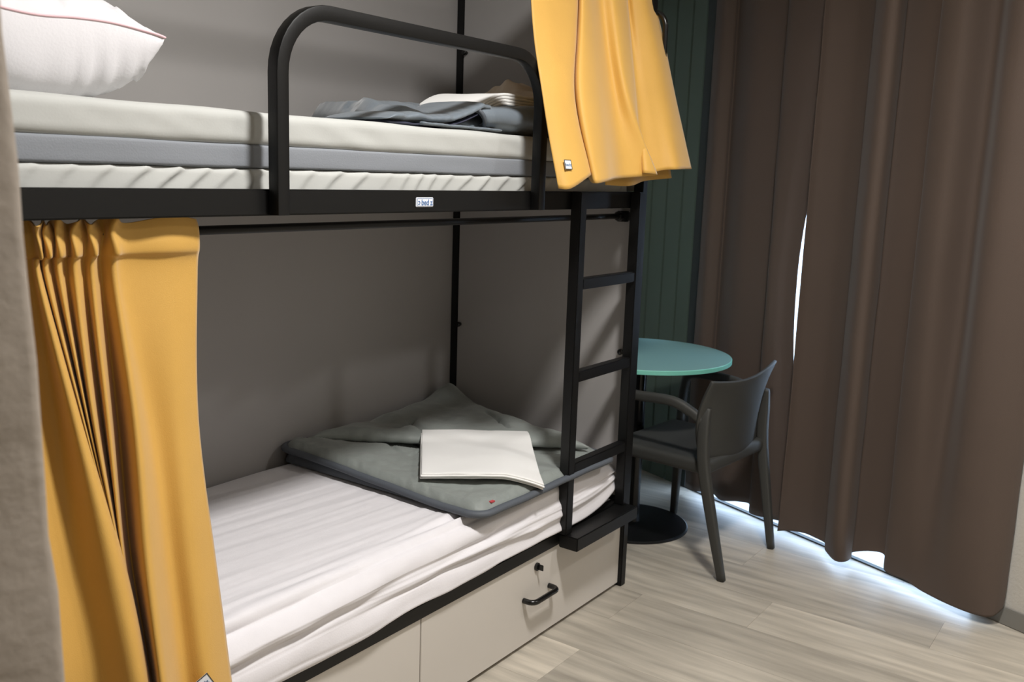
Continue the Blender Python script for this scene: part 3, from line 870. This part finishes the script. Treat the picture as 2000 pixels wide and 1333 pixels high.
def curtain_tag(parent, o, ax, ay, w, h):
    nrm = ax.cross(ay).normalized()
    bm = bmesh.new()
    def quad(a0, a1, b0, b1, dd):
        vs = [bm.verts.new(o + ax * a + ay * b + nrm * k) for k in (dd - 0.0012, dd) for a, b in ((a0, b0), (a1, b0), (a1, b1), (a0, b1))]
        for f in ((0, 3, 2, 1), (4, 5, 6, 7), (0, 1, 5, 4), (1, 2, 6, 5), (2, 3, 7, 6), (3, 0, 4, 7)): bm.faces.new([vs[i] for i in f])
    quad(-w / 2, w / 2, -h / 2, h / 2, 0.0)
    t = link('tag', bm, PLAQUE, parent, label='small white tag with blue writing')
    bm = bmesh.new(); e = 0.0016
    quad(-w / 2, w / 2, h / 2 - e, h / 2, 0.0006); quad(-w / 2, w / 2, -h / 2, -h / 2 + e, 0.0006); quad(-w / 2, -w / 2 + e, -h / 2 + e, h / 2 - e, 0.0006); quad(w / 2 - e, w / 2, -h / 2 + e, h / 2 - e, 0.0006)
    link('tag_border', bm, FRAME, t)
    text_mesh('lettering', [('bedz', 0, False)], h * 0.44, STEELBLUE, t, o - ay * h * 0.16 + nrm * 0.0003, ax, ay)
v1 = Vector((0.97, -0.20, 0)).normalized(); up1 = Vector((0.06, 0.28, 0.95)); up1 = (up1 - v1 * up1.dot(v1)).normalized()
curtain_tag(yu, Vector((2.152, 1.3685, 1.478)), v1, up1, 0.026, 0.026)
v1 = Vector((0.80, -0.18, 0.45)).normalized(); up1 = Vector((-0.35, 0.2, 0.80)); up1 = (up1 - v1 * up1.dot(v1)).normalized()
curtain_tag(yl, Vector((0.983, 1.372, 0.505)), v1, up1, 0.034, 0.026)

# ------------------------------------------------------------------ brown window curtains
Lh = [(-0.009, -0.06, 0.037), (0.055, -0.075, 0.039), (0.089, -0.05, 0.041), (0.092, -0.03, 0.075), (0.209, -0.055, 0.04), (0.302, -0.04, 0.058), (0.362, -0.03, 0.064), (0.399, -0.06, 0.039), (0.495, -0.055, 0.047), (0.565, -0.040, 0.052), (0.63, -0.032, 0.05)]
Rh = [(0.588, -0.1, 0.031), (0.624, -0.075, 0.041), (0.682, -0.05, 0.046), (0.73, -0.045, 0.044), (0.795, -0.055, 0.043), (0.824, -0.09, 0.033), (0.905, -0.135, 0.03), (0.944, -0.125, 0.037), (0.936, -0.08, 0.041), (0.911, -0.045, 0.046), (0.982, -0.03, 0.075), (1.048, -0.035, 0.084), (1.079, -0.07, 0.042), (1.173, -0.075, 0.041), (1.243, -0.085, 0.032), (1.349, -0.095, 0.03), (1.44, -0.09, 0.031), (1.488, -0.065, 0.036), (1.5, -0.02, 0.062)]
def wc(pts): return [tuple(W(*p)) for p in pts]
def lift(pts, z, k=1.0, dd=0.0, smap=lambda i, s: s):
    m = sum(p[1] for p in pts) / len(pts)
    return [(smap(i, p[0]), min(-0.012, m + (p[1] - m) * k + dd), z + p[2] * 0.0) for i, p in enumerate(pts)]
def lend(end):  # move the inner end of the left curtain
    return lambda i, s: s if i < 8 else (s + (end - 0.63) * (0.5 if i == 8 else 0.8 if i == 9 else 1.0))
L1 = [wc(Lh), wc(lift(Lh, 0.35, 1.35, 0, lend(0.585))), wc(lift(Lh, 0.75, 1.35, 0, lend(0.532))), wc(lift(Lh, 1.02, 1.35, 0, lend(0.516))), wc(lift(Lh, 1.28, 1.35, 0, lend(0.530))), wc(lift(Lh, 1.8, 1.3, 0, lend(0.60))), wc(lift(Lh, 2.62, 1.2, 0, lend(0.66)))]
bl = thing('window_curtain', 'brown blackout curtain hanging left of the slit of daylight', 'curtain')
cloth('curtain_cloth', L1, BROWN, 6, 6, 0.003, bl, 0.003)
def fold_right(pts, z):
    k = min(1.0, z / 0.9)
    add = {12: -0.012, 13: -0.022, 14: 0.046, 15: -0.016, 16: -0.004, 17: 0.02}
    return [(p[0], p[1] + k * add.get(i, 0), p[2]) for i, p in enumerate(pts)]
def rs(dx): return lambda i, s: max(s, 0.592) if i > 0 else 0.606
R1 = [wc(Rh), wc(lift(fold_right(Rh, 0.16), 0.16, 1.35, 0, lambda i, s: s if i else 0.600)), wc(lift(fold_right(Rh, 0.55), 0.55, 1.35, 0, rs(0))), wc(lift(fold_right(Rh, 1.05), 1.05, 1.35, 0, rs(0))), wc(lift(fold_right(Rh, 1.6), 1.6, 1.3, 0, rs(0))), wc(lift(fold_right(Rh, 2.62), 2.62, 1.2, 0, rs(0)))]
br = thing('window_curtain', 'wider brown blackout curtain hanging right of the slit of daylight', 'curtain')
cloth('curtain_cloth', R1, BROWN, 6, 7, 0.003, br, 0.003)
bm = bmesh.new(); sweep(bm, [W(-0.13, -0.06, 2.66), W(1.62, -0.06, 2.66)], circ(0.012, 10))
for s_ in (-0.08, 0.7, 1.55): wbox(bm, s_ - 0.01, s_ + 0.01, -0.075, -0.001, 2.645, 2.675)
o = link('curtain_rail', bm, BLACK, smooth=True); tag(o, 'dark rail above the window carrying the brown curtains', 'curtain rail')

# ------------------------------------------------------------------ round table
tb = thing('round_table', 'small round table with a teal top on a black disc base', 'table')
tx, ty = 3.424, 1.778
def lathe(prof, x, y, k=64):
    bm = bmesh.new(); rings = []
    for r, z in prof:
        rings.append([bm.verts.new((x + r * math.cos(2 * math.pi * i / k), y + r * math.sin(2 * math.pi * i / k), z)) for i in range(k)])
    for a, b in zip(rings[:-1], rings[1:]):
        for i in range(k): bm.faces.new((a[i], a[(i + 1) % k], b[(i + 1) % k], b[i]))
    bm.faces.new(rings[0][::-1]); bm.faces.new(rings[-1])
    return bm
tt = link('tabletop', lathe([(0.350, 0.7215), (0.3605, 0.7225), (0.3605, 0.7388), (0.3585, 0.7405), (0.30, 0.7405)], tx, ty, 96), TEAL, tb, label='teal laminate top')
link('edge_band', lathe([(0.3600, 0.7222), (0.3622, 0.7230), (0.3622, 0.7378), (0.3606, 0.7398), (0.36, 0.7398)], tx, ty, 96), MINT, tt, label='lighter mint edge')
bm = lathe([(0.030, 0.012), (0.027, 0.03), (0.025, 0.045), (0.025, 0.69), (0.06, 0.70), (0.13, 0.705), (0.13, 0.7214)], tx, ty, 32)
link('column', bm, BLACKPL, tb, smooth=False)
link('base_plate', lathe([(0.232, 0.0), (0.232, 0.006), (0.226, 0.010), (0.05, 0.016), (0.031, 0.017)], tx, ty, 96), BLACK, tb)

# ------------------------------------------------------------------ resin armchair
ch = thing('armchair', 'anthracite resin armchair standing by the round table', 'chair')
def tube(name, pts, w, h, parent, ups=None, scales=None, r=None, m=None, label=None):
    bm = bmesh.new()
    pts = [Vector(p) for p in pts]
    sweep(bm, pts, rrect(w, h, r or min(w, h) * 0.22, 3), ups=ups or [Vector((0, 1, 0.02))] * len(pts), scales=scales)
    return link(name, bm, m or CHAIR, parent, smooth=True, label=label)
# rear legs run up to where arm and backrest meet
LJ = Vector((3.098, 1.345, 0.615)); RJ = Vector((3.585, 1.305, 0.615))
for j, foot, sx in ((LJ, Vector((3.122, 1.243, 0.0)), -1), (RJ, Vector((3.545, 1.215, 0.0)), 1)):
    pts = catmull([foot, foot.lerp(j, 0.35) + Vector((-0.004 * sx * -1, 0.012, 0)), foot.lerp(j, 0.7) + Vector((sx * 0.006, 0.02, 0)), j + Vector((-0.003 * sx, -0.002, -0.04)), j + Vector((-0.012 * sx, -0.008, 0.025))], 5)
    n_ = len(pts)
    tube('leg', pts, 0.034, 0.036, ch, scales=[(0.75 + 0.28 * math.sin(math.pi * 0.6 * min(1, i / 15)), 0.75 + 0.40 * math.sin(math.pi * 0.6 * min(1, i / 15))) if i < 15 else tuple(q * (1 - 0.45 * ((i - 14) / 6) ** 1.3) for q in (1.02, 1.13)) for i in range(n_)])
for foot, top_ in ((Vector((3.19, 1.735, 0.0)), Vector((3.165, 1.700, 0.425))), (Vector((3.655, 1.70, 0.0)), Vector((3.600, 1.665, 0.425)))):
    pts = [foot.lerp(top_, t / 6) for t in range(7)]
    tube('leg', pts, 0.036, 0.036, ch, scales=[(0.75 + 0.4 * i / 6, 0.75 + 0.4 * i / 6) for i in range(7)])
# arms
for j, out, fx in ((LJ, -1, 3.105), (RJ, 1, 3.640)):
    pts = catmull([j + Vector((-0.003 * out, 0.0, -0.045)), j + Vector((-0.001 * out, 0.014, -0.022)), j + Vector((0, 0.055, 0.004)), j + Vector((0.0 if out < 0 else 0.01, 0.13, 0.03)), Vector((fx, 1.60 if out < 0 else 1.56, 0.642)), Vector((fx + 0.006, 1.70 if out < 0 else 1.66, 0.632)), Vector((fx + 0.02, 1.735 if out < 0 else 1.69, 0.56)), Vector((fx + 0.045 * (1 if out < 0 else -0.6), 1.72 if out < 0 else 1.675, 0.43))], 6)
    n_ = len(pts)
    tube('arm', pts, 0.038, 0.034, ch, ups=[Vector((1, 0, 0))] * n_, scales=[(0.45 + 0.55 * min(1, i / 9), 0.45 + 0.50 * min(1, i / 9)) for i in range(n_)], r=0.013)
# backrest: one curved shell with raised wing corners
bm = bmesh.new(); G = []
NU, NV = 28, 14
for i in range(NU + 1):
    u = i / NU; row = []
    for k in range(NV + 1):
        v = k / NV
        # plan line low and high
        xa, xb = 3.128, 3.560
        ta, tb_ = 3.068, 3.612
        x = (xa + (xb - xa) * u) * (1 - v) + (ta + (tb_ - ta) * u) * v
        bow = math.sin(math.pi * u)
        ylow = 1.362 - 0.038 * u - 0.030 * bow
        yhi = 1.312 - 0.030 * u - 0.018 * bow
        y = ylow * (1 - v) + yhi * v + 0.030 * math.sin(math.pi * v) * (abs(2 * u - 1) ** 4)
        x += 0.014 * (2 * u - 1) * math.sin(math.pi * v) * (abs(2 * u - 1) ** 4)
        zt_ = 0.748 - 0.026 * bow + 0.006 * u
        zb_ = 0.435 - 0.012 * bow
        row.append(bm.verts.new((x, y, zb_ + (zt_ - zb_) * v)))
    G.append(row)
for i in range(NU):
    for k in range(NV): bm.faces.new((G[i][k], G[i + 1][k], G[i + 1][k + 1], G[i][k + 1]))
bk = link('backrest', bm, CHAIR, ch, smooth=True)
md = bk.modifiers.new('thickness', 'SOLIDIFY'); md.thickness = 0.014; md.offset = 0
md = bk.modifiers.new('soft', 'BEVEL'); md.width = 0.004; md.segments = 2; md.limit_method = 'ANGLE'
# seat
bm = bmesh.new()
softbox(bm, (3.362, 1.52, 0.412), (0.475, 0.43, 0.055), 0.02, (14, 14, 3), lambda p, n: Vector((0, 0, -0.010 * max(0, 1 - (p.x / 0.20) ** 2) * max(0, 1 - (p.y / 0.19) ** 2) * max(0, n.z))), math.radians(-4.5))
link('seat', bm, CHAIR, ch, smooth=True)
